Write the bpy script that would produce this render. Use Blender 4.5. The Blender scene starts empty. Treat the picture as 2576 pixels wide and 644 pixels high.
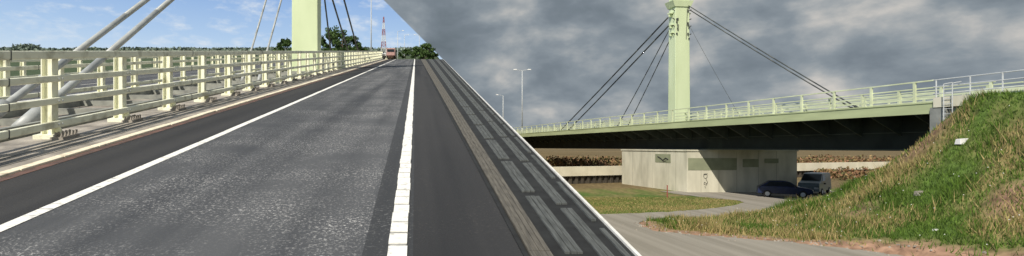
import bpy, bmesh, math, random
import numpy as np
from mathutils import Vector, Matrix, noise
random.seed(7); rng=np.random.default_rng(7)
scn=bpy.context.scene
K=0.1729; EYE=4.5
# ------------------------------------------------------------ materials
def newmat(name):
    m=bpy.data.materials.new(name); m.use_nodes=True
    nt=m.node_tree; b=nt.nodes['Principled BSDF']; return m,nt,b
def mat(name,c1,c2=None,scale=3.0,rough=0.7,bump=0.0,metal=0.0,stretch=(1,1,1),detail=6,lo=0.35,hi=0.65,spec=None):
    m,nt,b=newmat(name); N=nt.nodes; L=nt.links
    if c2 is None: c2=tuple(x*0.8 for x in c1)
    tc=N.new('ShaderNodeTexCoord'); mp=N.new('ShaderNodeMapping'); mp.inputs['Scale'].default_value=stretch
    no=N.new('ShaderNodeTexNoise'); no.inputs['Scale'].default_value=scale; no.inputs['Detail'].default_value=detail
    cr=N.new('ShaderNodeValToRGB'); cr.color_ramp.elements[0].position=lo; cr.color_ramp.elements[1].position=hi
    cr.color_ramp.elements[0].color=(*c2,1); cr.color_ramp.elements[1].color=(*c1,1)
    L.new(tc.outputs['Object'],mp.inputs[0]); L.new(mp.outputs[0],no.inputs['Vector']); L.new(no.outputs[0],cr.inputs[0]); L.new(cr.outputs[0],b.inputs['Base Color'])
    b.inputs['Roughness'].default_value=rough; b.inputs['Metallic'].default_value=metal
    if spec is not None: b.inputs['Specular IOR Level'].default_value=spec
    if bump>0:
        bp=N.new('ShaderNodeBump'); bp.inputs['Strength'].default_value=bump; bp.inputs['Distance'].default_value=0.02
        L.new(no.outputs[0],bp.inputs['Height']); L.new(bp.outputs[0],b.inputs['Normal'])
    return m
def mat_attr(name,rough=0.8,trans=0.0,nscale=0,namt=0.4):
    m,nt,b=newmat(name); N=nt.nodes; L=nt.links
    a=N.new('ShaderNodeAttribute'); a.attribute_name='Col'
    src=a.outputs['Color']
    if nscale:
        tc=N.new('ShaderNodeTexCoord'); no=N.new('ShaderNodeTexNoise'); no.inputs['Scale'].default_value=nscale; no.inputs['Detail'].default_value=8
        L.new(tc.outputs['Object'],no.inputs['Vector'])
        mr=N.new('ShaderNodeMapRange'); mr.inputs[1].default_value=0.3; mr.inputs[2].default_value=0.7; mr.inputs[3].default_value=1-namt; mr.inputs[4].default_value=1+namt
        L.new(no.outputs[0],mr.inputs[0])
        vm=N.new('ShaderNodeVectorMath'); vm.operation='SCALE'; L.new(src,vm.inputs[0]); L.new(mr.outputs[0],vm.inputs['Scale']); src=vm.outputs[0]
        bp=N.new('ShaderNodeBump'); bp.inputs['Strength'].default_value=0.6; bp.inputs['Distance'].default_value=0.05
        L.new(no.outputs[0],bp.inputs['Height']); L.new(bp.outputs[0],b.inputs['Normal'])
    L.new(src,b.inputs['Base Color']); b.inputs['Roughness'].default_value=rough; b.inputs['Specular IOR Level'].default_value=0.2
    return m
def asphalt(name,c_dark,c_light,speck,lo=0.56,hi=0.68,fac=1.0):
    m,nt,b=newmat(name); N=nt.nodes; L=nt.links
    tc=N.new('ShaderNodeTexCoord')
    n1=N.new('ShaderNodeTexNoise'); n1.inputs['Scale'].default_value=34; n1.inputs['Detail'].default_value=4; n1.inputs['Roughness'].default_value=0.75
    L.new(tc.outputs['Object'],n1.inputs['Vector'])
    r1=N.new('ShaderNodeValToRGB'); r1.color_ramp.elements[0].position=lo; r1.color_ramp.elements[1].position=hi
    r1.color_ramp.elements[0].color=(0,0,0,1); r1.color_ramp.elements[1].color=(fac,fac,fac,1); L.new(n1.outputs[0],r1.inputs[0])
    mp=N.new('ShaderNodeMapping'); mp.inputs['Scale'].default_value=(1.5,0.05,0.05); L.new(tc.outputs['Object'],mp.inputs[0])
    n2=N.new('ShaderNodeTexNoise'); n2.inputs['Scale'].default_value=1.0; n2.inputs['Detail'].default_value=5; L.new(mp.outputs[0],n2.inputs['Vector'])
    r2=N.new('ShaderNodeValToRGB'); r2.color_ramp.elements[0].position=0.36; r2.color_ramp.elements[1].position=0.62
    r2.color_ramp.elements[0].color=(*c_dark,1); r2.color_ramp.elements[1].color=(*c_light,1); L.new(n2.outputs[0],r2.inputs[0])
    n3=N.new('ShaderNodeTexNoise'); n3.inputs['Scale'].default_value=0.9; n3.inputs['Detail'].default_value=8; L.new(tc.outputs['Object'],n3.inputs['Vector'])
    r3=N.new('ShaderNodeMapRange'); r3.inputs[1].default_value=.35; r3.inputs[2].default_value=.65; r3.inputs[3].default_value=.05; r3.inputs[4].default_value=1; L.new(n3.outputs[0],r3.inputs[0])
    mul=N.new('ShaderNodeMath'); mul.operation='MULTIPLY'; L.new(r1.outputs[0],mul.inputs[0]); L.new(r3.outputs[0],mul.inputs[1])
    # wheel tracks are brighter where the lane texture is worn
    mul2=N.new('ShaderNodeMath'); mul2.operation='MULTIPLY_ADD'; L.new(n2.outputs[0],mul2.inputs[0]); mul2.inputs[1].default_value=2.2; mul2.inputs[2].default_value=-.35; mul2.use_clamp=True
    mul3=N.new('ShaderNodeMath'); mul3.operation='MULTIPLY'; L.new(mul.outputs[0],mul3.inputs[0]); L.new(mul2.outputs[0],mul3.inputs[1])
    mx=N.new('ShaderNodeMix'); mx.data_type='RGBA'; L.new(mul3.outputs[0],mx.inputs[0]); L.new(r2.outputs[0],mx.inputs[6]); mx.inputs[7].default_value=(*speck,1)
    L.new(mx.outputs[2],b.inputs['Base Color']); b.inputs['Roughness'].default_value=0.85; b.inputs['Specular IOR Level'].default_value=0.25
    bp=N.new('ShaderNodeBump'); bp.inputs['Strength'].default_value=0.6; bp.inputs['Distance'].default_value=0.012; L.new(n1.outputs[0],bp.inputs['Height']); L.new(bp.outputs[0],b.inputs['Normal'])
    return m
M={}
M['lane']=asphalt('asphalt_lane',(0.052,0.056,0.064),(0.100,0.104,0.112),(0.70,0.69,0.68),lo=.53,hi=.66)
M['shoulder']=asphalt('asphalt_dark',(0.030,0.031,0.034),(0.050,0.050,0.052),(0.15,0.14,0.13),lo=0.56,hi=0.8)
M['track']=asphalt('track_surface',(0.25,0.23,0.195),(0.32,0.295,0.255),(0.44,0.40,0.34))
M['paint']=mat('road_paint',(0.88,0.87,0.83),(0.50,0.49,0.46),scale=14,rough=0.6,bump=0.5,lo=0.3,hi=0.45)
M['kerb']=mat('kerb_cream',(0.85,0.77,0.60),(0.50,0.43,0.32),scale=6,bump=0.3,lo=.3,hi=.45)
M['red']=mat('red_channel',(0.18,0.095,0.075),(0.09,0.06,0.05),scale=5,bump=0.4)
M['conc']=mat('verge_concrete',(0.42,0.38,0.33),(0.20,0.18,0.155),scale=2.2,bump=0.5,detail=10)
M['conc_l']=mat('light_concrete',(0.70,0.67,0.54),(0.50,0.48,0.38),scale=0.9,bump=0.2,detail=10,stretch=(1,1,0.35))
M['edge']=mat('edge_beam',(0.82,0.81,0.78),(0.66,0.65,0.61),scale=5)
M['railpaint']=mat('rail_paint',(0.86,0.86,0.69),(0.56,0.55,0.41),scale=3.0,rough=0.5,bump=0.05,detail=10,lo=.33,hi=.47)
M['pylon']=mat('pylon_paint',(0.68,0.77,0.50),(0.60,0.69,0.43),scale=0.7,rough=0.45,detail=9,stretch=(1,1,0.3))
M['greenrail']=mat('parapet_paint',(0.72,0.78,0.54),(0.56,0.61,0.41),scale=1.2,rough=0.5)
M['fascia']=mat('fascia_paint',(0.50,0.56,0.32),(0.39,0.44,0.25),scale=0.8,rough=0.55,detail=9,stretch=(0.3,0.3,2))
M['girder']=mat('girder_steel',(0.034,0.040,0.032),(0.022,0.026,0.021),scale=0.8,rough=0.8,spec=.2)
M['cable']=mat('cable_steel',(0.46,0.48,0.48),(0.36,0.38,0.38),scale=3,rough=0.45)
M['cabled']=mat('cable_dark',(0.075,0.085,0.08),(0.05,0.055,0.055),scale=3,rough=0.5)
M['galv']=mat('galvanised',(0.58,0.61,0.62),(0.48,0.50,0.51),scale=3,rough=0.5)
M['dark']=mat('median_dark',(0.10,0.105,0.10),(0.05,0.053,0.05),scale=3)
M['slat']=mat('footway_slat',(0.150,0.138,0.115),(0.085,0.078,0.066),scale=9,bump=0.5,stretch=(5,0.4,1))
M['litstrip']=mat('footway_lit_strip_grey',(0.115,0.123,0.12),(0.06,0.065,0.063),scale=9,bump=0.5,stretch=(5,0.4,1))
M['kerbshadow']=mat('footway_kerb_shadow',(0.022,0.023,0.023),(0.012,0.012,0.012),scale=5)  # near-black for the footway kerb and the painted railing-shadow bands
M['bark']=mat('bark',(0.10,0.075,0.05),(0.05,0.04,0.03),scale=9)
M['leaf']=mat_attr('foliage')
M['ground']=mat_attr('ground_cover',nscale=2.2,namt=0.45,rough=0.95)
M['blade']=mat_attr('grass_blades')
M['black']=mat('black_paint',(0.03,0.03,0.03),(0.02,0.02,0.02))
M['panelg']=mat('green_grey_panel',(0.30,0.32,0.21),(0.24,0.26,0.17),scale=1.5)
M['piles']=mat('sheet_piles',(0.10,0.085,0.065),(0.04,0.035,0.03),scale=2,stretch=(2,2,0.4))
M['blue']=mat('car_blue',(0.015,0.025,0.075),(0.012,0.02,0.06),rough=0.25)
M['silver']=mat('car_silver',(0.16,0.20,0.22),(0.13,0.17,0.19),rough=0.3)
M['glass']=mat('car_glass',(0.03,0.035,0.04),(0.02,0.025,0.03),rough=0.08)
M['tyre']=mat('tyre',(0.02,0.02,0.02),(0.015,0.015,0.015),rough=0.9)
M['lamp']=mat('car_lamp',(0.7,0.7,0.68),(0.6,0.6,0.6),rough=0.2)
M['redp']=mat('red_paint',(0.36,0.10,0.08),(0.28,0.08,0.06),rough=0.5)
M['white']=mat('white_paint',(0.8,0.8,0.78),(0.68,0.68,0.66),rough=0.5)
# ------------------------------------------------------------ mesh builder
def ident(p): return p
def fA(p):   # ramp space: height measured from the eye line of the rising carriageway
    x,y,z=p; c=max(0,y-105); return (x,y,EYE+K*y+z-0.003*c*c)
def fB(p):   # low bridge space: along, across, height
    s,t,z=p; return (29.7-0.124*s+0.992*t, 32+0.992*s+0.124*t, z)
class MB:
    def __init__(s,f=ident): s.v=[];s.f=[];s.fn=f
    def poly(s,pts):
        n=len(s.v); s.v+= [s.fn(p) for p in pts]; s.f.append(list(range(n,n+len(pts))))
    def hexa(s,p):
        n=len(s.v); s.v+=[s.fn(q) for q in p]
        for f in ((3,2,1,0),(4,5,6,7),(0,1,5,4),(1,2,6,5),(2,3,7,6),(3,0,4,7)): s.f.append([n+i for i in f])
    def box(s,x0,x1,y0,y1,z0,z1):
        s.hexa([(x0,y0,z0),(x1,y0,z0),(x1,y1,z0),(x0,y1,z0),(x0,y0,z1),(x1,y0,z1),(x1,y1,z1),(x0,y1,z1)])
    def long(s,x0,x1,y0,y1,z0,z1,step=6):
        n=max(1,int((y1-y0)/step)); ys=[y0+(y1-y0)*i/n for i in range(n+1)]
        b=len(s.v)
        for y in ys:
            X0=x0(y) if callable(x0) else x0; X1=x1(y) if callable(x1) else x1
            s.v+=[s.fn(q) for q in ((X0,y,z0),(X1,y,z0),(X1,y,z1),(X0,y,z1))]
        for i in range(n):
            a=b+4*i; c=a+4
            for j in range(4): k=(j+1)%4; s.f.append([a+j,a+k,c+k,c+j][::-1])
        s.f.append([b,b+1,b+2,b+3]); e=b+4*n; s.f.append([e+3,e+2,e+1,e])
    def strip(s,x0,x1,y0,y1,z,step=6):
        n=max(1,int((y1-y0)/step)); b=len(s.v)
        for i in range(n+1):
            y=y0+(y1-y0)*i/n; X0=x0(y) if callable(x0) else x0; X1=x1(y) if callable(x1) else x1
            s.v+=[s.fn((X0,y,z)),s.fn((X1,y,z))]
        for i in range(n): a=b+2*i; s.f.append([a,a+1,a+3,a+2])
    def tube(s,p,q,r,r2=None,n=8,mapped=True):
        if mapped: p=Vector(s.fn(p)); q=Vector(s.fn(q))
        else: p=Vector(p); q=Vector(q)
        r2=r if r2 is None else r2
        d=(q-p).normalized(); a=d.orthogonal().normalized(); c=d.cross(a); b=len(s.v)
        for P,R in ((p,r),(q,r2)):
            for i in range(n):
                t=2*math.pi*i/n; s.v.append(tuple(P+a*math.cos(t)*R+c*math.sin(t)*R))
        for i in range(n): j=(i+1)%n; s.f.append([b+i,b+j,b+n+j,b+n+i])
        s.f.append([b+i for i in range(n)][::-1]); s.f.append([b+n+i for i in range(n)])
    def obj(s,name,m,parent=None,bevel=0,smooth=False):
        me=bpy.data.meshes.new(name); me.from_pydata(s.v,[],s.f); me.update()
        bm=bmesh.new(); bm.from_mesh(me); bmesh.ops.recalc_face_normals(bm,faces=bm.faces); bm.to_mesh(me); bm.free()
        o=bpy.data.objects.new(name,me); scn.collection.objects.link(o); me.materials.append(M[m] if isinstance(m,str) else m)
        if parent: o.parent=parent
        if bevel:
            b=o.modifiers.new('b','BEVEL'); b.width=bevel; b.segments=2; b.limit_method='ANGLE'
        if smooth:
            for p in me.polygons: p.use_smooth=True
        return o
def empty(name):
    o=bpy.data.objects.new(name,None); scn.collection.objects.link(o); return o
def flat_up(o):
    me=o.data; bm=bmesh.new(); bm.from_mesh(me)
    for f in bm.faces:
        if f.normal.z<0: f.normal_flip()
    bm.to_mesh(me); bm.free()
edge=lambda y:1.6+0.035*y
# ============================================================ PLACE A : rising carriageway
def road(name,x0,x1,y0,y1,z,m,step=5):
    b=MB(fA); b.strip(x0,x1,y0,y1,z,step); o=b.obj(name,m); flat_up(o); return o
ROADEND=190
road('road_lane',-3.72,-0.42,-8,ROADEND,-1.6,'lane')
road('road_lane_joint',-0.42,-0.02,-8,ROADEND,-1.6,asphalt('asphalt_joint',(0.04,0.043,0.048),(0.06,0.063,0.069),(0.3,0.3,0.3)))
road('road_shoulder',-5.06,-3.72,-8,ROADEND,-1.6,'shoulder')
road('road_shoulder',-0.02,0.84,-8,ROADEND,-1.6,'shoulder')
road('road_channel',-5.22,-5.06,-8,ROADEND,-1.595,'red')
road('opposite_road',-19.4,-11.9,-8,ROADEND,-1.6,'lane')
b=MB(fA); y=-8
while y<ROADEND:
    w=random.uniform(-.006,.006); L=0.27 if y<40 else 3
    b.strip(-3.80+w,-3.65+w,y,y+L*5,-1.594,5); y+=L*5+0.012
o=b.obj('road_marking_edge',"paint"); flat_up(o)
b=MB(fA); y=-8
while y<ROADEND:
    if y<45:
        w=random.uniform(-.006,.006); b.box(-0.217+w,-0.064+w,y,y+0.26+random.uniform(-.03,.02),-1.6,-1.586); y+=0.30
    else: b.strip(-0.217,-0.064,y,y+4,-1.592,4); y+=4
o=b.obj('road_marking_ribbed',"paint")
b=MB(fA); b.strip(-0.205,-0.075,-8,60,-1.594,5); o=b.obj('road_marking_base',mat('worn_paint',(0.46,0.45,0.42),(0.18,0.18,0.17),scale=9)); flat_up(o)
b=MB(fA); b.strip(-12.5,-12.3,-8,ROADEND,-1.592,5); b.strip(-18.9,-18.7,-8,ROADEND,-1.592,5)
y=-6
while y<110: b.strip(-15.7,-15.6,y,y+2,-1.592,5); y+=8
o=b.obj('opposite_road_marking','paint'); flat_up(o)
b=MB(fA); y=-8
while y<150:
    j=random.uniform(-.014,.014); b.box(-5.38+j,-5.22+j,y,y+0.9,-1.9,-1.565+random.uniform(-.005,.005)); y+=0.905
b.obj('kerb','kerb',bevel=0.01)
road('verge_pavement',-7.1,-5.37,-8,150,-1.572,'conc')
b=MB(fA); b.strip(-5.62,-5.60,-8,120,-1.568,5); b.strip(-6.02,-5.99,-8,120,-1.568,5); flat_up(b.obj('verge_joint','dark'))
b=MB(fA); b.long(-11.6,-7.1,-8,150,-2.2,-2.0); b.obj('median_floor','dark')
b=MB(fA)
for x in (-7.25,-8.1,-10.9,-11.75): b.long(x-0.07,x+0.07,-8,150,-2.2,-1.52)
for i in range(60): b.box(-11.6,-7.1,-6+i*2.4,-5.88+i*2.4,-1.8,-1.62)
b.obj('median_steelwork',mat('median_grey',(0.34,0.35,0.31),(0.2,0.205,0.19),scale=3))
b=MB(); ys=[-8+ i*6 for i in range(34)]
for y in ys:
    zt=fA((0,y,-1.78))[2]; e=edge(y); b.v+=[(-20.6,y,-1),(e-0.04,y,-1),(e-0.04,y,zt),(-20.6,y,zt)]
for i in range(len(ys)-1):
    a=4*i;c=a+4
    for j in range(4): k=(j+1)%4; b.f.append([a+j,a+k,c+k,c+j])
b.f.append([0,1,2,3]); b.f.append([len(b.v)-4+i for i in range(4)])
b.obj('approach_ramp_wall','conc')
b=MB(fA); b.long(-20.5,-19.4,-8,150,-1.85,-1.5); b.obj('outer_verge','conc')
# footway
b=MB(fA); b.long(0.84,0.875,-8,150,-1.78,-1.585); b.obj('footway_kerb','kerbshadow')
b=MB(fA); b.strip(0.875,lambda y:edge(y)-.03,-8,150,-1.606,5); flat_up(b.obj('footway_shadow_bed','kerbshadow'))  # dark bed left bare in bands that stand in for railing shadows
W=lambda f:(lambda y:0.875+f*(edge(y)-0.90))
def slats(name,rng_,m,seg,gap):
    b=MB(fA)
    off=random.random()*seg
    for f0,f1 in rng_:
        y=-7.5+off
        while y<140:
            y1=y+seg; b.long(W(f0),W(f1),y,y1,-1.62,-1.588+random.uniform(-.003,.003),step=50); y=y1+gap
    b.obj(name,m)
slats('footway_plank',[(0.03,0.076),(0.082,0.128),(0.134,0.18),(0.186,0.23)],'slat',3.0,0.012)
slats('footway_lit_strip',[(0.36,0.41),(0.418,0.468),(0.476,0.525)],'litstrip',1.7,0.22)  # strips from here outward shaped as lit gaps between railing shadows
slats('footway_lit_strip_outer',[(0.66,0.72),(0.728,0.785)],'litstrip',2.1,0.18)
slats('footway_lit_strip_edge',[(0.885,0.935)],'litstrip',1.5,0.25)
b=MB(fA); b.long(lambda y:edge(y)-0.028,lambda y:edge(y)+0.0,-8,150,-1.95,-1.585); b.obj('deck_edge_beam','edge')
def railing(name,x,side,y0,y1,anch=True):
    e=empty(name)
    r=MB(fA)
    for z0,z1,d in ((-0.145,0.0,0.12),(-0.56,-0.44,0.09),(-0.96,-0.84,0.09),(-1.39,-1.26,0.09)):
        a=x+side*0.10; c=x+side*(0.10+d); r.long(min(a,c),max(a,c),y0,y1,z0,z1,step=6)
    r.obj('rails','railpaint',e,bevel=0.025)
    j=MB(fA); y=y0+1.2
    while y<60:
        for z0,z1,d in ((-0.15,0.005,0.125),(-0.565,-0.435,0.095),(-0.965,-0.835,0.095),(-1.395,-1.255,0.095)):
            a=x+side*0.098; c=x+side*(0.10+d); j.box(min(a,c),max(a,c),y,y+.02,z0,z1)
        y+=7.2
    j.obj('rail_sleeves','dark',e)
    p=MB(fA); bl=MB(fA); bo=MB(fA); y=y0+0.07
    while y<y1:
        p.box(x-0.085,x+0.085,y-0.012,y+0.012,-1.5,-0.02)
        p.box(x-0.10,x-0.08,y-0.09,y+0.09,-1.5,-0.02); p.box(x+0.08,x+0.10,y-0.09,y+0.09,-1.5,-0.02)
        p.box(x-0.19,x+0.19,y-0.17,y+0.17,-1.575,-1.50)
        p.hexa([(x-0.08,y-.01,-1.5),(x+0.26,y-.01,-1.5),(x+0.26,y+.01,-1.5),(x-0.08,y+.01,-1.5),(x-.08,y-.01,-1.2),(x+.1,y-.01,-1.2),(x+.1,y+.01,-1.2),(x-.08,y+.01,-1.2)])
        if y<45:
            for i in range(5):
                for dx in(0.22,0.34): 
                    yy=y-0.2+0.1*i; bl.tube((x+side*dx,yy,-1.56),(x+side*(dx+.02),yy+random.uniform(-.02,.02),-1.45),0.028,0.02,6)
            bl.box(x+side*0.28-0.12,x+side*0.28+0.12,y-0.24,y+0.24,-1.575,-1.53)
            for z in (-0.07,-0.5,-0.9,-1.32):
                for dy in(-.05,.05): bo.tube((x+side*0.18,y+dy,z),(x+side*0.215,y+dy,z),0.016,n=6)
        y+=2.4
    p.obj('posts','railpaint',e)
    if anch: bl.obj('base_fixings','conc',e); bo.obj('bolts','galv',e)
    return e
railing('bridge_railing',-6.62,1,-6.8,150)
railing('bridge_railing',-11.5,1,-6.1,150,False)
railing('bridge_railing',-20.0,1,-5.3,150,False)
e=empty('bridge_pylon')
b=MB(fA); b.hexa([(-10.15,45.6,-2),(-8.0,45.6,-2),(-8.0,47.3,-2),(-10.15,47.3,-2),(-10.1,45.6,17),(-8.05,45.6,17),(-8.05,47.3,17),(-10.1,47.3,17)])
b.obj('shaft','pylon',e,bevel=0.06)
b=MB(fA)
for x in(-10.2,-7.95):
    for z in(12.5,13.5,14.5): b.box(x-.12,x+.12,45.3,47.6,z,z+.4)
b.obj('anchor_brackets','pylon',e)
def cables(lst,name,m):
    e=empty(name)
    for i,(p,q_,r,f) in enumerate(lst):
        b=MB(f); P=Vector(f(p)); Q=Vector(f(q_)); n=10
        pts=[P.lerp(Q,i/n)-Vector((0,0,0.1*math.sin(math.pi*i/n))) for i in range(n+1)]
        for a,c in zip(pts,pts[1:]): b.tube(a,c,r,n=10,mapped=False)
        b.tube(P,P.lerp(Q,0.03),r*1.8,n=10,mapped=False)
        b.obj('cable_%d'%(i+1),m,e,smooth=True)
cables([((-9.0,12.6,-1.8),(-8.7,45.7,14.2),0.095,fA),((-10.1,12.7,-1.8),(-9.9,45.7,13.6),0.095,fA),
        ((-9.0,31.9,-1.8),(-8.7,45.7,12.8),0.06,fA),((-10.1,32.4,-1.8),(-9.8,45.7,12.8),0.06,fA)],'stay_cables','cable')
cables([((-9.0,92,-1.8),(-8.7,47.2,14.2),0.11,fA),((-10.1,88,-1.8),(-9.8,47.2,13.6),0.11,fA),
        ((-9.2,62,-1.8),(-8.7,47.2,12.8),0.08,fA)],'stay_cables','cabled')
def lamp(base,h,arms,aw=1.0,f=ident,r=0.09):
    e=empty('street_lamp'); B=Vector(f(base)); b=MB()
    b.tube(B,B+Vector((0,0,h)),r,r*0.55,8,False); b.tube(B,B+Vector((0,0,1.2)),r*1.5,r*1.3,8,False); b.obj('column','galv',e,smooth=True)
    b=MB(); hd=MB()
    for s in arms:
        T=B+Vector((0,0,h-0.05)); E=T+Vector((s*aw,0,0.25)); b.tube(T,E,0.05,0.04,6,False)
        x0,x1=(E.x,E.x+s*0.75) ; x0,x1=min(x0,x1),max(x0,x1)
        hd.hexa([(x0,E.y-.16,E.z-.08),(x1,E.y-.16,E.z-.08),(x1,E.y+.16,E.z-.08),(x0,E.y+.16,E.z-.08),(x0+.08,E.y-.1,E.z+.12),(x1-.08,E.y-.1,E.z+.12),(x1-.08,E.y+.1,E.z+.12),(x0+.08,E.y+.1,E.z+.12)])
    b.obj('arm','galv',e); hd.obj('lantern','white',e,bevel=0.03)
lamp((-7.0,88,-1.6),10.5,(1,),1.4,fA,0.11)
fA0=lambda p:(p[0],p[1],EYE+K*p[1]+p[2])
lamp((-5.9,185,-6),12.5,(1,),1.4,fA0,0.14); lamp((-5.0,250,-8),15,(1,),1.4,fA0,0.17); lamp((1.5,215,-8),14,(-1,),1.4,fA0,0.15)
# ============================================================ PLACE B : low cable stayed bridge
e=empty('cable_stayed_bridge')
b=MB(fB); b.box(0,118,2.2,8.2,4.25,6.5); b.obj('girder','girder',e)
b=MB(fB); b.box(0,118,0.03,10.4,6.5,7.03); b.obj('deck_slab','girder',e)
b=MB(fB); b.box(-0.2,118,-0.06,0.03,6.42,7.08); b.box(-0.2,118,-0.10,-0.06,7.02,7.10); b.obj('fascia','fascia',e)
b=MB(fB); b.box(0,118,0.3,10.1,7.03,7.08); b.obj('road_surface','shoulder',e)
b=MB(fB)
s=1.0
while s<116:
    b.hexa([(s-.04,.06,6.35),(s+.04,.06,6.35),(s+.04,2.2,5.2),(s-.04,2.2,5.2),(s-.04,.06,6.5),(s+.04,.06,6.5),(s+.04,2.2,6.5),(s-.04,2.2,6.5)]); s+=2.75
b.box(0,118,2.12,2.2,4.25,4.36); b.box(0,118,2.14,2.2,5.4,5.46); b.obj('brackets',mat('bracket_paint',(0.06,0.07,0.05),(0.04,0.048,0.035)),e)
def parapetB(name,t,s0,s1,ph,full=True):
    e=empty(name); p=MB(fB); s=ph
    while s<s1:
        if s>=s0:
            p.box(s-.07,s+.07,t-.05,t+.05,7.08,8.34); p.box(s-.12,s+.12,t-.1,t+.1,7.08,7.12)
        s+=2.75
    p.obj('posts','greenrail',e)
    r=MB(fB)
    r.box(s0,s1,t-.055,t+.055,8.30,8.375)
    for z in ((7.90,7.97),(7.60,7.68),(7.30,7.38)): r.box(s0,s1,t+.05,t+.10,*z)
    r.obj('rails','greenrail',e)
parapetB('bridge_parapet',0.1,0,118,1.07)
parapetB('bridge_parapet',4.2,0,118,0.2)
parapetB('bridge_parapet',6.1,0,118,1.8)
parapetB('bridge_parapet',10.2,0,118,0.9)
e=empty('approach_railing'); p=MB(fB)
for s in (-0.15,-1.9,-3.4,-4.9,-7,-9,-11,-13,-15,-17,-19,-21,-23,-25): p.tube((s,0.1,6.9),(s,0.1,8.36),0.035,n=6)
p.obj('posts','galv',e)
r=MB(fB)
for z in (8.34,7.95,7.55): r.tube((-26,0.1,z),(0.0,0.1,z),0.03,n=6)
r.obj('rails','galv',e)
e=empty('safety_barrier'); p=MB(fB)
p.box(-26,-0.4,2.0,2.08,7.5,7.78); p.box(-26,-0.4,2.0,2.08,7.15,7.3)
for i in range(12): p.box(-25+i*2.1,-24.88+i*2.1,2.09,2.2,6.8,7.75)
p.obj('beam','greenrail',e)
e=empty('bridge_abutment')
b=MB(fB); b.box(-2.4,-0.02,0.0,10.4,0,6.98); b.obj('wall',mat('abutment_concrete',(0.34,0.34,0.30),(0.24,0.245,0.22),scale=1.5,bump=.2),e)
b=MB(fB); b.box(-3.6,-0.25,-0.22,0.35,6.75,7.32); b.obj('coping','conc_l',e)
b=MB(fB); b.box(-0.9,-0.03,-0.18,-0.01,3.2,6.75); b.obj('pilaster',mat('grey_concrete',(0.30,0.31,0.29),(0.2,0.21,0.2),scale=2),e)
b=MB(fB)
for s in(-1.0,-1.45): b.tube((s,-0.45,4.0),(s,-0.45,8.0),0.025,n=6)
for i in range(14): b.tube((-1.0,-.45,4.1+i*.28),(-1.45,-.45,4.1+i*.28),0.016,n=6)
b.tube((-1.45,-.45,8.0),(-1.45,.1,8.1),.025,n=6); b.tube((-1.0,-.45,8.0),(-1.0,.1,8.1),.025,n=6)
b.obj('access_ladder','galv',e)
def fP(p):
    u,w,z=p; return (27.08-0.124*w+0.99*u, 55.5+0.992*w, z)
e=empty('bridge_pier')
b=MB(fP); b.box(0,11.1,0,13.2,-0.3,4.08); b.obj('walls','conc_l',e,bevel=0.03)
b=MB(fP); b.box(-0.08,11.2,-0.08,13.3,4.08,4.235); b.obj('cap','conc_l',e)
b=MB(fP)
for w in (1.9,3.6,6.3,8.5,10.6): b.box(-0.012,0.0,w,w+.025,0,4.07)
for u in (1.4,3.2,5.0,7.2,9): b.box(u,u+.025,-0.012,0,0,4.07)
b.obj('shutter_joints',mat('joint_grey',(0.34,0.33,0.27),(0.26,0.25,0.2)),e)
b=MB(fP); b.box(0.1,5.0,-0.03,-0.014,2.2,3.4); b.box(5.6,7.2,-0.03,-0.014,2.5,3.3); b.box(7.8,9.2,-0.03,-0.014,2.9,3.35)
b.obj('painted_panel','panelg',e)
b=MB(fP); b.box(-0.03,-0.014,2.8,5.7,2.85,3.75); b.obj('side_panel','panelg',e)
g=empty('graffiti'); b=MB(fP)
def scr(pts,f,r=.022):
    for a,c in zip(pts,pts[1:]): b.tube(f(a),f(c),r,n=5)
ff=lambda a:(a[0],-0.012,a[1]); fs=lambda a:(-0.035,a[0],a[1])
cx=1.85
scr([(cx+.18*math.cos(t),1.6+.24*math.sin(t)) for t in np.linspace(0,6.3,12)],ff)
scr([(cx+.05,1.3),(cx+.22,1.0),(cx+.1,.7),(cx-.15,.8),(cx-.1,1.0),(cx+.12,.85)],ff); scr([(cx-.2,1.8),(cx-.05,1.72),(cx+.2,1.85)],ff)
scr([(cx-.05,.6),(cx,.4)],ff)
for d in (0,.06): scr([(5.2,3.5-d),(4.5,3.25-d),(4.2,3.1-d),(3.7,3.35-d),(3.2,3.2-d)],fs,.035)
scr([(4.5,3.2),(4.1,2.95),(3.5,3.05)],fs,.035)
b.obj('spray_lines','black',g)
b=MB(); b.tube((22.4,49.5,0),(22.4,49.5,1.05),.05,n=8); b.tube((22.4,49.5,1.05),(22.4,49.5,1.1),.06,n=8); e=empty('marker_post'); b.obj('post','redp',e)
def fY(p): return fB((30.7+p[1],3.95+p[0],p[2]))
e=empty('bridge_pylon')
b=MB(fY); b.hexa([(-.90,-.72,6.9),(.90,-.72,6.9),(.90,.72,6.9),(-.90,.72,6.9),(-.82,-.65,22.5),(.82,-.65,22.5),(.82,.65,22.5),(-.82,.65,22.5)])
b.obj('shaft','pylon',e,bevel=0.05)
b=MB(fY)
for z in (17.3,18.2,19.5):
    for sx in(-1,1):
        x0=sx*0.84; x1=sx*(1.08 if z<19 else 1.25); b.box(min(x0,x1),max(x0,x1),-.3,.3,z,z+.14)
        b.box(min(x0,x1),max(x0,x1),-.06,.06,z-.3,z)
b.hexa([(-.95,-.75,20.2),(.95,-.75,20.2),(.95,.75,20.2),(-.95,.75,20.2),(-1.25,-.85,20.9),(1.25,-.85,20.9),(1.25,.85,20.9),(-1.25,.85,20.9)])
b.obj('anchor_saddles','pylon',e,bevel=0.02)
b=MB(fY)
for i in range(16):
    x=random.choice((-.72,-.6,.62,.74)); z=random.uniform(16.6,20.2); b.box(x-.06,x+.06,-.78,-.66,z-.1,z+.1)
for sx in(-1,1):
    for i in range(4):
        z=17+i*.9+random.uniform(-.2,.2); b.tube((sx*.86,-.5,z),(sx*1.12,-.55,z+.12),.055,n=6)
b.tube((.4,-.72,16.6),(.55,-.72,20.1),.025,n=6)
b.obj('anchor_heads','cabled',e)
c=30.7
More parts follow.
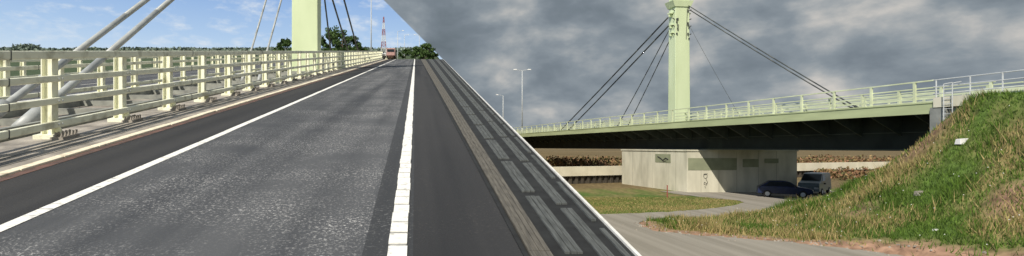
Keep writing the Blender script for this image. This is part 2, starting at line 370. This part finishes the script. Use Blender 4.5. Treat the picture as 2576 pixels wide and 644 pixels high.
cables([((c+35,3.6,7.1),(c+.8,3.1,19.3),.085,fB),((c+34,4.6,7.1),(c+.8,3.4,18.6),.085,fB),
        ((c+14,3.6,7.1),(c+.8,3.2,17.8),.05,fB),((c+13,4.6,7.1),(c+.8,3.6,17.3),.05,fB),
        ((c-22.9,3.6,7.1),(c-.8,4.6,20.3),.05,fB),((c-21.6,4.6,7.1),(c-.8,4.8,19.8),.05,fB),
        ((c-9.5,4.4,7.1),(c-.8,4.6,18.2),.018,fB)],'stay_cables','cabled')
lamp((21.1,110,7.0),12.6,(-1,1),1.0,ident,.13); lamp((23.0,146,7.0),11,(-1,),1.2,ident,.15)
# ============================================================ GROUND
TOE=[(13.3,33.2),(12.8,29.7),(16.6,27.2),(19.0,25.2),(20.6,23.0),(21.6,15),(22,0),(22,-20)]
def segd(x,y,P):
    best=9e9
    for (ax,ay),(bx,by) in zip(P,P[1:]):
        t=max(0,min(1,((x-ax)*(bx-ax)+(y-ay)*(by-ay))/((bx-ax)**2+(by-ay)**2)))
        best=min(best,math.hypot(x-ax-t*(bx-ax),y-ay-t*(by-ay)))
    return best
ROAD0=[(3,37.2),(12,37.2),(14.5,37.8),(17.5,38.6),(20,39.9),(22.6,41.4),(25,43.4),(26.8,45.4),(27.2,46.6),(26.6,48.2),(25.8,50.2),(25.3,52.2),(25.0,54.5),(25.0,57),(46,57),(46,47.5),(34.5,47.5),(30,44.4),(27,40.6),(24.4,37.8),(22.2,36.2),(18,35.1),(14.6,34.6),(13.3,33.2),(12.8,31.5),(12.9,29.7),(14.5,28.4),(16.6,27.2),(19,25.2),(20.6,23),(21.6,15),(22,0),(22,-20),(3,-20)]
# ragged edge
ROADP=[]
for i,(ax,ay) in enumerate(ROAD0):
    bx,by=ROAD0[(i+1)%len(ROAD0)]; L=math.hypot(bx-ax,by-ay); n=max(1,int(L/.4)) if (ay>10 and ay<54 and 10<ax<34 and by>10) else 1
    for k in range(n):
        t=k/n; x=ax+(bx-ax)*t; y=ay+(by-ay)*t; a=noise.noise(Vector((x*1.6,y*1.6,9)))*.45 if n>1 else 0
        ROADP.append((x+a*.8,y+a))
def inpoly(x,y,P):
    c=False; n=len(P); j=n-1
    for i in range(n):
        xi,yi=P[i]; xj,yj=P[j]
        if (yi>y)!=(yj>y) and x<(xj-xi)*(y-yi)/(yj-yi)+xi: c=not c
        j=i
    return c
def bank(x,y):
    d=math.hypot(max(0,29.2-x),max(0,y-29.4)*0.8)
    L=13
    return 7.0*max(0,1-d/L)**3.0 if d<L else 0.0
def gz(x,y):
    e=edge(max(y,-40))-0.3
    hill=1.0+K*y
    if y>500: hill=(1.0+K*500)*max(0,1-(y-500)/500)
    hill=max(0,hill)
    if x>e: hill=max(0,hill-1.3*(x-e))
    z=max(hill,0)
    if x<10 or y>60: return z-.03
    inr=inpoly(x,y,ROAD0)
    bk=bank(x,y)
    if inr: bk=max(0,bk-.25)
    z=max(z,bk)
    if bk>0.02 or (10<x<30 and y<36 and not inr):
        n=noise.noise(Vector((x*.5,y*.5,0)))*.26+noise.noise(Vector((x*1.7,y*1.7,3)))*.12
        z+= (n+0.12)*min(1,0.25+bk*0.5)*(0.0 if inr and bk<.1 else 1)
    return z-0.03
gx=np.concatenate([np.array([-900,-600,-400,-250,-150,-90,-60,-40]),np.arange(-26,10,1.5),np.arange(10,36,0.35),np.arange(36,60,3),np.array([70,90,120,170,250,400,700,1200,2500])])
gy=np.concatenate([np.array([-200,-60,-30,-10,0,6]),np.arange(10,54,0.35),np.arange(54,80,4),np.arange(80,500,20),np.array([500,520,560,620,700,850,1000,1500,3000])])
verts=[];cols=[]
def gcol(x,y):
    n=noise.noise(Vector((x*.35,y*.35,7))); n2=noise.noise(Vector((x*1.3,y*1.3,1)))
    g=np.array([0.085,0.14,0.03]); dry=np.array([0.22,0.18,0.08]); soil=np.array([0.33,0.205,0.14])
    t=min(1,max(0,0.42+n*1.3+n2*.6)); c=g*(1-t)+dry*t
    if y>60: c=np.array([0.16,0.12,0.06])*(1+.5*n)
    if x>8 and y<36.5 and x<30:
        d=segd(x,y,TOE)+n2*.7
        s=max(0,min(1,1.35-d/1.3)); c=c*(1-s)+soil*s
        m=noise.noise(Vector((x*.28+4,y*.28,2)))
        if bank(x,y)>0.5 and m>0.26: s=min(1,(m-.26)*3); c=c*(1-s)+soil*.65*s
    if y>70 and x<5+.035*y: c=np.array([0.06,0.085,0.04])
    return (*c,1)
for y in gy:
    for x in gx: verts.append((x,y,gz(x,y))); cols.append(gcol(x,y))
nx=len(gx); faces=[(j*nx+i,j*nx+i+1,(j+1)*nx+i+1,(j+1)*nx+i) for j in range(len(gy)-1) for i in range(nx-1)]
me=bpy.data.meshes.new('ground'); me.from_pydata(verts,[],faces); me.update()
a=me.color_attributes.new('Col','FLOAT_COLOR','POINT'); a.data.foreach_set('color',np.array(cols,dtype=np.float32).ravel())
me.materials.append(M['ground']); o=bpy.data.objects.new('ground',me); scn.collection.objects.link(o)
for p in me.polygons: p.use_smooth=True
b=MB(); b.poly([(x,y,0.0) for x,y in ROADP]); o=b.obj('access_road','track'); flat_up(o)
def blades(name,xs,ys,zs,h,w,col):
    n=len(xs); ang=rng.uniform(0,math.pi*2,n); lx=rng.normal(0,.35,n)*h; ly=rng.normal(0,.35,n)*h
    V=np.zeros((n,3,3),dtype=np.float32)
    V[:,0,0]=xs-np.cos(ang)*w; V[:,0,1]=ys-np.sin(ang)*w; V[:,0,2]=zs
    V[:,1,0]=xs+np.cos(ang)*w; V[:,1,1]=ys+np.sin(ang)*w; V[:,1,2]=zs
    V[:,2,0]=xs+lx; V[:,2,1]=ys+ly; V[:,2,2]=zs+h
    me=bpy.data.meshes.new(name); me.vertices.add(3*n); me.vertices.foreach_set('co',V.ravel())
    me.loops.add(3*n); me.loops.foreach_set('vertex_index',np.arange(3*n,dtype=np.int32)); me.polygons.add(n)
    me.polygons.foreach_set('loop_start',np.arange(0,3*n,3,dtype=np.int32)); me.update(); me.validate()
    a=me.color_attributes.new('Col','FLOAT_COLOR','POINT'); C=np.ones((n,3,4),dtype=np.float32); C[:,:,:3]=col[:,None,:]; a.data.foreach_set('color',C.ravel())
    me.materials.append(M['blade']); o=bpy.data.objects.new(name,me); scn.collection.objects.link(o)
X=[];Y=[];Z=[];H=[];C=[]
palette=[np.array([.080,.145,.020]),np.array([.115,.185,.032]),np.array([.045,.085,.015]),np.array([.34,.27,.12]),np.array([.22,.21,.07])]
cnt=0
while cnt<105000:
    x=random.uniform(11,33); y=random.uniform(12,50)
    if x>1.12*y+3: continue
    if inpoly(x,y,ROADP): continue
    isl = y>37 and x<27
    bk=bank(x,y)
    if y>36.5 and not isl and bk<0.005: continue
    d=segd(x,y,TOE)+noise.noise(Vector((x*1.3,y*1.3,1)))*.7
    if d<1.3 and not isl and random.random()<0.93: continue
    m=noise.noise(Vector((x*.28+4,y*.28,2)))
    if bk>0.5 and m>0.32 and random.random()<0.65: continue
    n=noise.noise(Vector((x*.35,y*.35,7))); n4=noise.noise(Vector((x*.13,y*.13,17))); dry=0.27+n*1.0+n4*.6
    k=(3 if random.random()<.75 else 4) if random.random()<dry else random.choice((0,0,1,2))
    if isl and random.random()<.7: k=random.choice((1,4,4,3))
    hh=(random.uniform(.04,.11) if isl else random.uniform(.10,.28)*(1+max(0,noise.noise(Vector((x*.6,y*.6,20))))*2.6))
    if k==3: hh*=1.4
    X.append(x);Y.append(y);Z.append(gz(x,y)-.02);H.append(hh);C.append(palette[k]*random.uniform(.65,1.35)); cnt+=1
X=np.array(X);Y=np.array(Y);Z=np.array(Z);H=np.array(H);C=np.array(C)
blades('grass',X,Y,Z,H,np.full(len(X),.02)*rng.uniform(.6,1.5,len(X)),C)
idx=rng.choice(len(X),330,replace=False); b=MB()
for i in idx:
    if X[i]<12 or (Y[i]>37 and X[i]<27): continue
    p=Vector((X[i],Y[i],Z[i]+H[i]*.9)); r=.026
    b.tube(p,p+Vector((0,0,.02)),r,r*.6,5,False)
b.obj('wild_flowers','white')
def onb(x,y,s,name,m):
    z=gz(x,y); b=MB(); b.hexa([(x-s,y-s*.7,z-.1),(x+s,y-s*.7,z-.1),(x+s,y+s*.7,z-.1),(x-s,y+s*.7,z-.1),(x-s*.8,y-s*.5,z+s*.8),(x+s*.9,y-s*.6,z+s*.9),(x+s*.9,y+s*.5,z+s*.8),(x-s*.9,y+s*.5,z+s*.7)]); b.obj(name,m,bevel=.02)
onb(27.5,28.0,.24,'concrete_block','white'); onb(22.6,24.2,.1,'stone','white'); onb(25.0,27.6,.2,'stone','conc')
# small stones along the verge
b=MB()
for i in range(160):
    t=random.random()*5; k=int(t); f=t-k; ax,ay=TOE[k]; bx,by=TOE[k+1]; x=ax+(bx-ax)*f+random.gauss(.1,.45); y=ay+(by-ay)*f+random.gauss(.1,.45); r=random.uniform(.02,.06)
    z=max(0,gz(x,y)); b.hexa([(x-r,y-r,z-.02),(x+r,y-r,z-.02),(x+r*1.2,y+r,z-.02),(x-r,y+r,z-.02),(x-r*.6,y-r*.5,z+r),(x+r*.5,y-r*.6,z+r*.8),(x+r*.6,y+r*.5,z+r),(x-r*.6,y+r*.5,z+r*.7)])
b.obj('gravel','conc')
# ============================================================ background wall, piles
p0=Vector((10.0,64.5,0)); p1=Vector((90,95.7,0)); d=(p1-p0).normalized(); nrm=Vector((-d.y,d.x,0)); Lw=(p1-p0).length
fW=lambda p:tuple(p0+d*p[0]+nrm*p[1]+Vector((0,0,p[2])))
e=empty('flood_wall')
b=MB(fW); s=0
while s<Lw: b.box(s,s+3.97,-0.1,.4,0.95,2.1); s+=4
b.obj('panels',mat('cream_concrete',(0.85,0.80,0.64),(0.72,0.67,0.52),scale=.6),e)
b=MB(fW); s=0; i=0
while s<Lw: b.box(s,s+.42,(0.1 if i%2 else .28),.6,-.2,0.95); s+=.45; i+=1
b.obj('sheet_piling','piles',e)
# ============================================================ foliage
def leaves(name,centers,n,size,pal,parent=None):
    cs=[centers[i] for i in rng.integers(0,len(centers),n)]
    P=np.array([c[0] for c in cs]); R=np.array([c[1:] for c in cs])
    u=rng.normal(size=(n,3)); u/=np.linalg.norm(u,axis=1)[:,None]; r=rng.uniform(.45,1.0,n)[:,None]
    P=P+u*r*R
    a=rng.normal(size=(n,3)); a/=np.linalg.norm(a,axis=1)[:,None]; b_=rng.normal(size=(n,3)); b_-=a*(a*b_).sum(1)[:,None]; b_/=np.linalg.norm(b_,axis=1)[:,None]
    s=size*rng.uniform(.6,1.4,n)[:,None]
    V=np.stack([P-a*s,P-b_*s*.6,P+a*s,P+b_*s*.6],axis=1).astype(np.float32)
    me=bpy.data.meshes.new(name); me.vertices.add(4*n); me.vertices.foreach_set('co',V.ravel())
    me.loops.add(4*n); me.loops.foreach_set('vertex_index',np.arange(4*n,dtype=np.int32)); me.polygons.add(n)
    me.polygons.foreach_set('loop_start',np.arange(0,4*n,4,dtype=np.int32)); me.update(); me.validate()
    col=np.array([pal[i] for i in rng.integers(0,len(pal),n)])*rng.uniform(.7,1.3,n)[:,None]
    at=me.color_attributes.new('Col','FLOAT_COLOR','POINT'); C=np.ones((n,4,4),dtype=np.float32); C[:,:,:3]=col[:,None,:]; at.data.foreach_set('color',C.ravel())
    me.materials.append(M['leaf']); o=bpy.data.objects.new(name,me); scn.collection.objects.link(o)
    if parent: o.parent=parent
G1=[(.07,.12,.035),(.09,.15,.045),(.05,.09,.028)]
BR=[(.24,.14,.08),(.28,.19,.09),(.17,.13,.06),(.13,.12,.05),(.26,.14,.08)]
def tree(x,y,z,h,r,name='tree',pal=G1,n=1600,ls=.22):
    e=empty(name); b=MB(); B=Vector((x,y,z)); T=B+Vector((0,0,h*.75)); b.tube(B,T,h*.03,h*.01,7,False); cs=[]
    for i in range(12):
        t=random.uniform(.35,.95); a=random.uniform(0,6.28); rr=r*random.uniform(.35,.85)*(1.15-abs(t-.6))
        p=B+Vector((0,0,h*t*.8)); q=B+Vector((math.cos(a)*rr,math.sin(a)*rr,h*t)); b.tube(p,q,h*.012,h*.004,5,False)
        cs.append((tuple(q),r*random.uniform(.25,.42),r*random.uniform(.25,.42),h*random.uniform(.07,.13)))
    cs.append((tuple(B+Vector((0,0,h*.9))),r*.3,r*.3,h*.12))
    b.obj('trunk','bark',e); leaves('crown',cs,n,ls,pal,e)
for px,yy,top,r in ((845,125,5.6,3.0),(862,118,4.6,3.0),(828,122,4.0,2.2),(882,128,3.2,2.5),(903,126,1.9,2.0),(722,120,2.6,1.9),(700,128,1.6,1.4)):
    x=(px-1045)/1400*yy; zb=gz(x,yy); tp=EYE+K*yy+top; tree(x,yy,zb,tp-zb,r,'tree')
for px,yy,top,r in ((1062,150,1.6,2.2),(1079,158,2.0,2.2),(1071,135,-.2,1.6),(1045,170,1.0,2.0),(1087,140,0.4,1.4),(1020,175,.6,2.0)):
    x=(px-1045)/1400*yy; zb=gz(x,yy); tp=EYE+K*yy+top; tree(x,yy,zb,tp-zb,r,'tree',n=1400)
cs=[]
for i in range(700):
    y=random.uniform(380,500); px=random.uniform(-150,1070); x=(px-1045)/1400*y
    top=3.0+1.4*noise.noise(Vector((px*.02,0,5)))+ (3.4 if 45<px<92 and random.random()<.4 else 0)
    cs.append(((x,y,EYE+K*y+top*y/500-3.4),6.5,5,3.2))
leaves('woodland_ridge',cs,34000,1.1,[(.17,.22,.18),(.20,.25,.20),(.14,.18,.15)])  # leaf colours paled and blued, distance haze painted in
cs=[]
for i in range(320):
    y=random.uniform(98,130); x=random.uniform(.2*y,1.15*y)
    cs.append(((x,y,.9+.7*noise.noise(Vector((x*.1,y*.1,0)))),2.4,2.0,1.7))
leaves('scrub_hedge',cs,28000,.28,BR)
cs=[((random.uniform(58,80),random.uniform(70,82),random.uniform(.3,1.0)),1.6,1.4,.8) for _ in range(60)]
leaves('bramble_scrub',cs,7000,.2,BR)
# ============================================================ vehicles
def car(name,pos,rot,paint,van=False,s=1.0):
    e=empty(name); R=Matrix.Rotation(rot,3,'Z'); P=Vector(pos)
    fn=lambda p:tuple(P+R@(Vector(p)*s))
    if van: prof=[(-2.3,.35),(-2.35,.9),(-2.25,1.15),(-1.55,1.3),(-.75,1.95),(-.4,2.02),(2.15,2.0),(2.3,1.8),(2.32,.4)]
    else: prof=[(-2.05,.3),(-2.1,.62),(-1.95,.82),(-1.0,.98),(-.98,.99),(1.75,1.02),(2.0,.9),(2.05,.35)]
    def extr(prof,w0,w1,m,nm,bev=.04):
        b=MB(fn); n=len(prof)
        zt=max(p[1] for p in prof)
        for sx in(-1,1):
            for (y,z) in prof: b.v.append(fn((sx*(w0+(w1-w0)*max(0,(z-.9))/(max(zt-.9,.01))),y,z)))
        b.f.append(list(range(n))); b.f.append(list(range(n,2*n))[::-1])
        for i in range(n): j=(i+1)%n; b.f.append([i,j,n+j,n+i])
        return b.obj(nm,m,e,bevel=bev)
    extr(prof,.86,.74 if van else .84,paint,'body')
    if not van:
        extr([(-1.05,.97),(-.35,1.42),(.1,1.48),(1.1,1.46),(1.8,1.0)],.82,.62,paint,'cabin')
        b=MB(fn); b.hexa([(-.72,-1.0,1.0),(.72,-1.0,1.0),(.70,-.98,1.0),(-.70,-.98,1.0),(-.6,-.42,1.40),(.6,-.42,1.40),(.6,-.38,1.40),(-.6,-.38,1.40)]); 
        for sx in(-1,1):
            b.poly([(sx*.835,-.8,1.02),(sx*.835,1.5,1.02),(sx*.66,1.05,1.40),(sx*.655,-.3,1.40)])
        b.obj('windows','glass',e)
    else:
        b=MB(fn); b.poly([(-.74,-1.52,1.36),(.74,-1.52,1.36),(.70,-.82,1.93),(-.70,-.82,1.93)])
        for sx in(-1,1): b.poly([(sx*.85,-1.2,1.3),(sx*.85,-.1,1.3),(sx*.77,-.1,1.85),(sx*.77,-.65,1.85)])
        b.obj('windows','glass',e)
    b=MB(fn)
    fy=-1.35; ry=1.3
    for sx in(-1,1):
        for y in(fy,ry): b.tube((sx*.66,y,.32),(sx*.885,y,.32),.32*s,n=18)
    b.obj('wheels','tyre',e)
    b=MB(fn)
    for sx in(-1,1):
        for y in(fy,ry): b.tube((sx*.88,y,.32),(sx*.895,y,.32),.19*s,n=12)
    b.obj('hubs','galv',e)
    b=MB(fn)
    for sx in(-1,1): b.box(sx*.62-.17,sx*.62+.17,-2.13 if not van else -2.38,-2.04 if not van else -2.3,.6,.76)
    b.obj('headlamps','lamp',e,bevel=.02)
    b=MB(fn)
    for sx in(-1,1): b.box(sx*.95-.08,sx*.95+.08,-.85,-.72,1.0,1.13)
    b.box(-.5,.5,-2.12 if not van else -2.37,-2.05 if not van else -2.3,.36,.5)
    b.obj('mirrors_and_grille','black',e)
car('parked_car',(33.2,50.2,0),math.radians(62),'blue')
car('parked_van',(38.4,53.5,0),math.radians(-48),'silver',van=True)
zr=lambda x,y:fA((x,y,-1.6))[2]
car('white_car',(-6.9,112,zr(0,112)+.15),math.radians(8),'white')
e=empty('lorry'); P0=Vector((-5.6,126,zr(0,126)+1.4)); fL=lambda p:(P0.x+p[0]*.8,P0.y+p[1],P0.z+p[2]*.9)
b=MB(fL); b.box(-1.2,1.2,0,1.9,.5,2.4); b.obj('cab',mat('lorry_cab',(.5,.3,.27),(.42,.25,.22)),e,bevel=.12)
b=MB(fL); b.box(-1.25,1.25,2.1,9,.9,2.7); b.obj('box_body',mat('lorry_box',(.55,.38,.34),(.48,.32,.3)),e,bevel=.05)
b=MB(fL); b.box(-1.0,1.0,-.02,-.004,1.4,2.1); b.obj('windscreen','glass',e)
b=MB(fL)
for y in (.8,5.5,7): 
    for sx in(-1,1): b.tube((sx*.9,y,.5),(sx*1.2,y,.5),.5,n=12)
b.obj('wheels','tyre',e)
e=empty('lattice_tower'); T0=Vector((-11.4,200,gz(-11.4,200))); Ht=EYE+K*200+12.2-T0.z
def lat(z): w=1.0*(1-z/Ht)+.12; return w
for nm,m,par in(('red_sections','redp',0),('white_sections','white',1)):
    b=MB(); n=14
    for i in range(n):
        if (i//2)%2!=par: continue
        z0=Ht*i/n; z1=Ht*(i+1)/n; w0=lat(z0);w1=lat(z1)
        c0=[T0+Vector((sx*w0,sy*w0,z0)) for sx,sy in((-1,-1),(1,-1),(1,1),(-1,1))]; c1=[T0+Vector((sx*w1,sy*w1,z1)) for sx,sy in((-1,-1),(1,-1),(1,1),(-1,1))]
        for j in range(4):
            k=(j+1)%4; b.tube(c0[j],c1[j],.09,n=5,mapped=False); b.tube(c0[j],c1[k],.05,n=4,mapped=False); b.tube(c0[k],c1[j],.05,n=4,mapped=False); b.tube(c1[j],c1[k],.05,n=4,mapped=False)
    b.obj(nm,m,e)
# ============================================================ light, sky
sd=Vector((.55,.85,-1.0)).normalized()
sl=bpy.data.lights.new('sun','SUN'); sl.energy=4.7; sl.angle=math.radians(.53); sl.color=(1,.93,.81)
so=bpy.data.objects.new('sun',sl); scn.collection.objects.link(so); so.rotation_euler=sd.to_track_quat('-Z','Y').to_euler(); so.location=(0,0,60)
w=bpy.data.worlds.new('World'); scn.world=w; w.use_nodes=True; nt=w.node_tree; N=nt.nodes; L=nt.links
for n in list(N): N.remove(n)
out=N.new('ShaderNodeOutputWorld'); tc=N.new('ShaderNodeTexCoord')
sky=N.new('ShaderNodeTexSky'); sky.sky_type='NISHITA'; sky.sun_disc=False; sky.sun_elevation=math.asin(-sd.z); sky.sun_rotation=math.atan2(-sd.x,-sd.y)
bgs=N.new('ShaderNodeBackground'); bgs.inputs[1].default_value=0.10; L.new(sky.outputs[0],bgs.inputs[0])
sep=N.new('ShaderNodeSeparateXYZ'); L.new(tc.outputs['Generated'],sep.inputs[0])
def math_(op,a,b=None,c=None):
    n=N.new('ShaderNodeMath'); n.operation=op
    for i,v in enumerate((a,b,c)):
        if v is None: continue
        if isinstance(v,(int,float)): n.inputs[i].default_value=v
        else: L.new(v,n.inputs[i])
    return n.outputs[0]
def ramp(src,stops):
    r=N.new('ShaderNodeValToRGB'); L.new(src,r.inputs[0]); el=r.color_ramp.elements
    el[0].position=stops[0][0]; el[0].color=(*stops[0][1],1); el[1].position=stops[-1][0]; el[1].color=(*stops[-1][1],1)
    for p,c in stops[1:-1]: q=el.new(p); q.color=(*c,1)
    return r.outputs[0]
haze=N.new('ShaderNodeMapRange'); haze.inputs[1].default_value=.13; haze.inputs[2].default_value=.26; L.new(sep.outputs[2],haze.inputs[0])
blue=ramp(haze.outputs[0],[(0,(.66,.80,.93)),(.45,(.45,.63,.88)),(1,(.28,.46,.80))])
mp=N.new('ShaderNodeMapping'); mp.inputs['Scale'].default_value=(1,1,2.6); L.new(tc.outputs['Generated'],mp.inputs[0])
nc=N.new('ShaderNodeTexNoise'); nc.inputs['Scale'].default_value=24; nc.inputs['Detail'].default_value=7; nc.inputs['Roughness'].default_value=.6; L.new(mp.outputs[0],nc.inputs['Vector'])
puff=ramp(nc.outputs[0],[(.50,(0,0,0)),(.60,(.25,.25,.25)),(.74,(.85,.85,.85))])
mx=N.new('ShaderNodeMix'); mx.data_type='RGBA'; L.new(puff,mx.inputs[0]); L.new(blue,mx.inputs[6]); mx.inputs[7].default_value=(.82,.87,.92,1)
bgb=N.new('ShaderNodeBackground'); bgb.inputs[1].default_value=1.0; L.new(mx.outputs[2],bgb.inputs[0])
ms1=N.new('ShaderNodeMixShader'); ms1.inputs[0].default_value=.85; L.new(bgs.outputs[0],ms1.inputs[1]); L.new(bgb.outputs[0],ms1.inputs[2])
mp2=N.new('ShaderNodeMapping'); mp2.inputs['Scale'].default_value=(1,1,1.9); mp2.inputs['Rotation'].default_value=(0,.12,0); L.new(tc.outputs['Generated'],mp2.inputs[0])
n1=N.new('ShaderNodeTexNoise'); n1.inputs['Scale'].default_value=7.0; n1.inputs['Detail'].default_value=9; n1.inputs['Roughness'].default_value=.52; n1.inputs['Distortion'].default_value=.1; L.new(mp2.outputs[0],n1.inputs['Vector'])
# brighter breaks towards the right of the bank
brk=math_('MULTIPLY_ADD',sep.outputs[0],.12,n1.outputs[0]); brk=math_('ADD',brk,-.03)
gray=ramp(brk,[(.30,(.145,.178,.205)),(.44,(.195,.232,.268)),(.53,(.255,.295,.33)),(.61,(.37,.395,.41)),(.71,(.60,.575,.54))])
bgc=N.new('ShaderNodeBackground'); bgc.inputs[1].default_value=1.0; L.new(gray,bgc.inputs[0])
t=math_('ADD',sep.outputs[0],sep.outputs[2]); t=math_('MULTIPLY_ADD',sep.outputs[1],-.2071,t)
mask=N.new('ShaderNodeMapRange'); mask.inputs[1].default_value=-.0012; mask.inputs[2].default_value=.0012; L.new(t,mask.inputs[0])
ms2=N.new('ShaderNodeMixShader'); L.new(mask.outputs[0],ms2.inputs[0]); L.new(ms1.outputs[0],ms2.inputs[1]); L.new(bgc.outputs[0],ms2.inputs[2])
L.new(ms2.outputs[0],out.inputs[0])
# ============================================================ camera
cam=bpy.data.cameras.new('camera'); co=bpy.data.objects.new('camera',cam); scn.collection.objects.link(co); scn.camera=co
co.location=(0,0,EYE); co.rotation_euler=(math.radians(90),0,0)
cam.sensor_width=36; cam.lens=36*1400/2576; cam.shift_x=0.0943; cam.shift_y=0.0186; cam.clip_end=6000; cam.clip_start=.1
scn.view_settings.view_transform='Standard'; scn.view_settings.look='None'; scn.view_settings.exposure=0
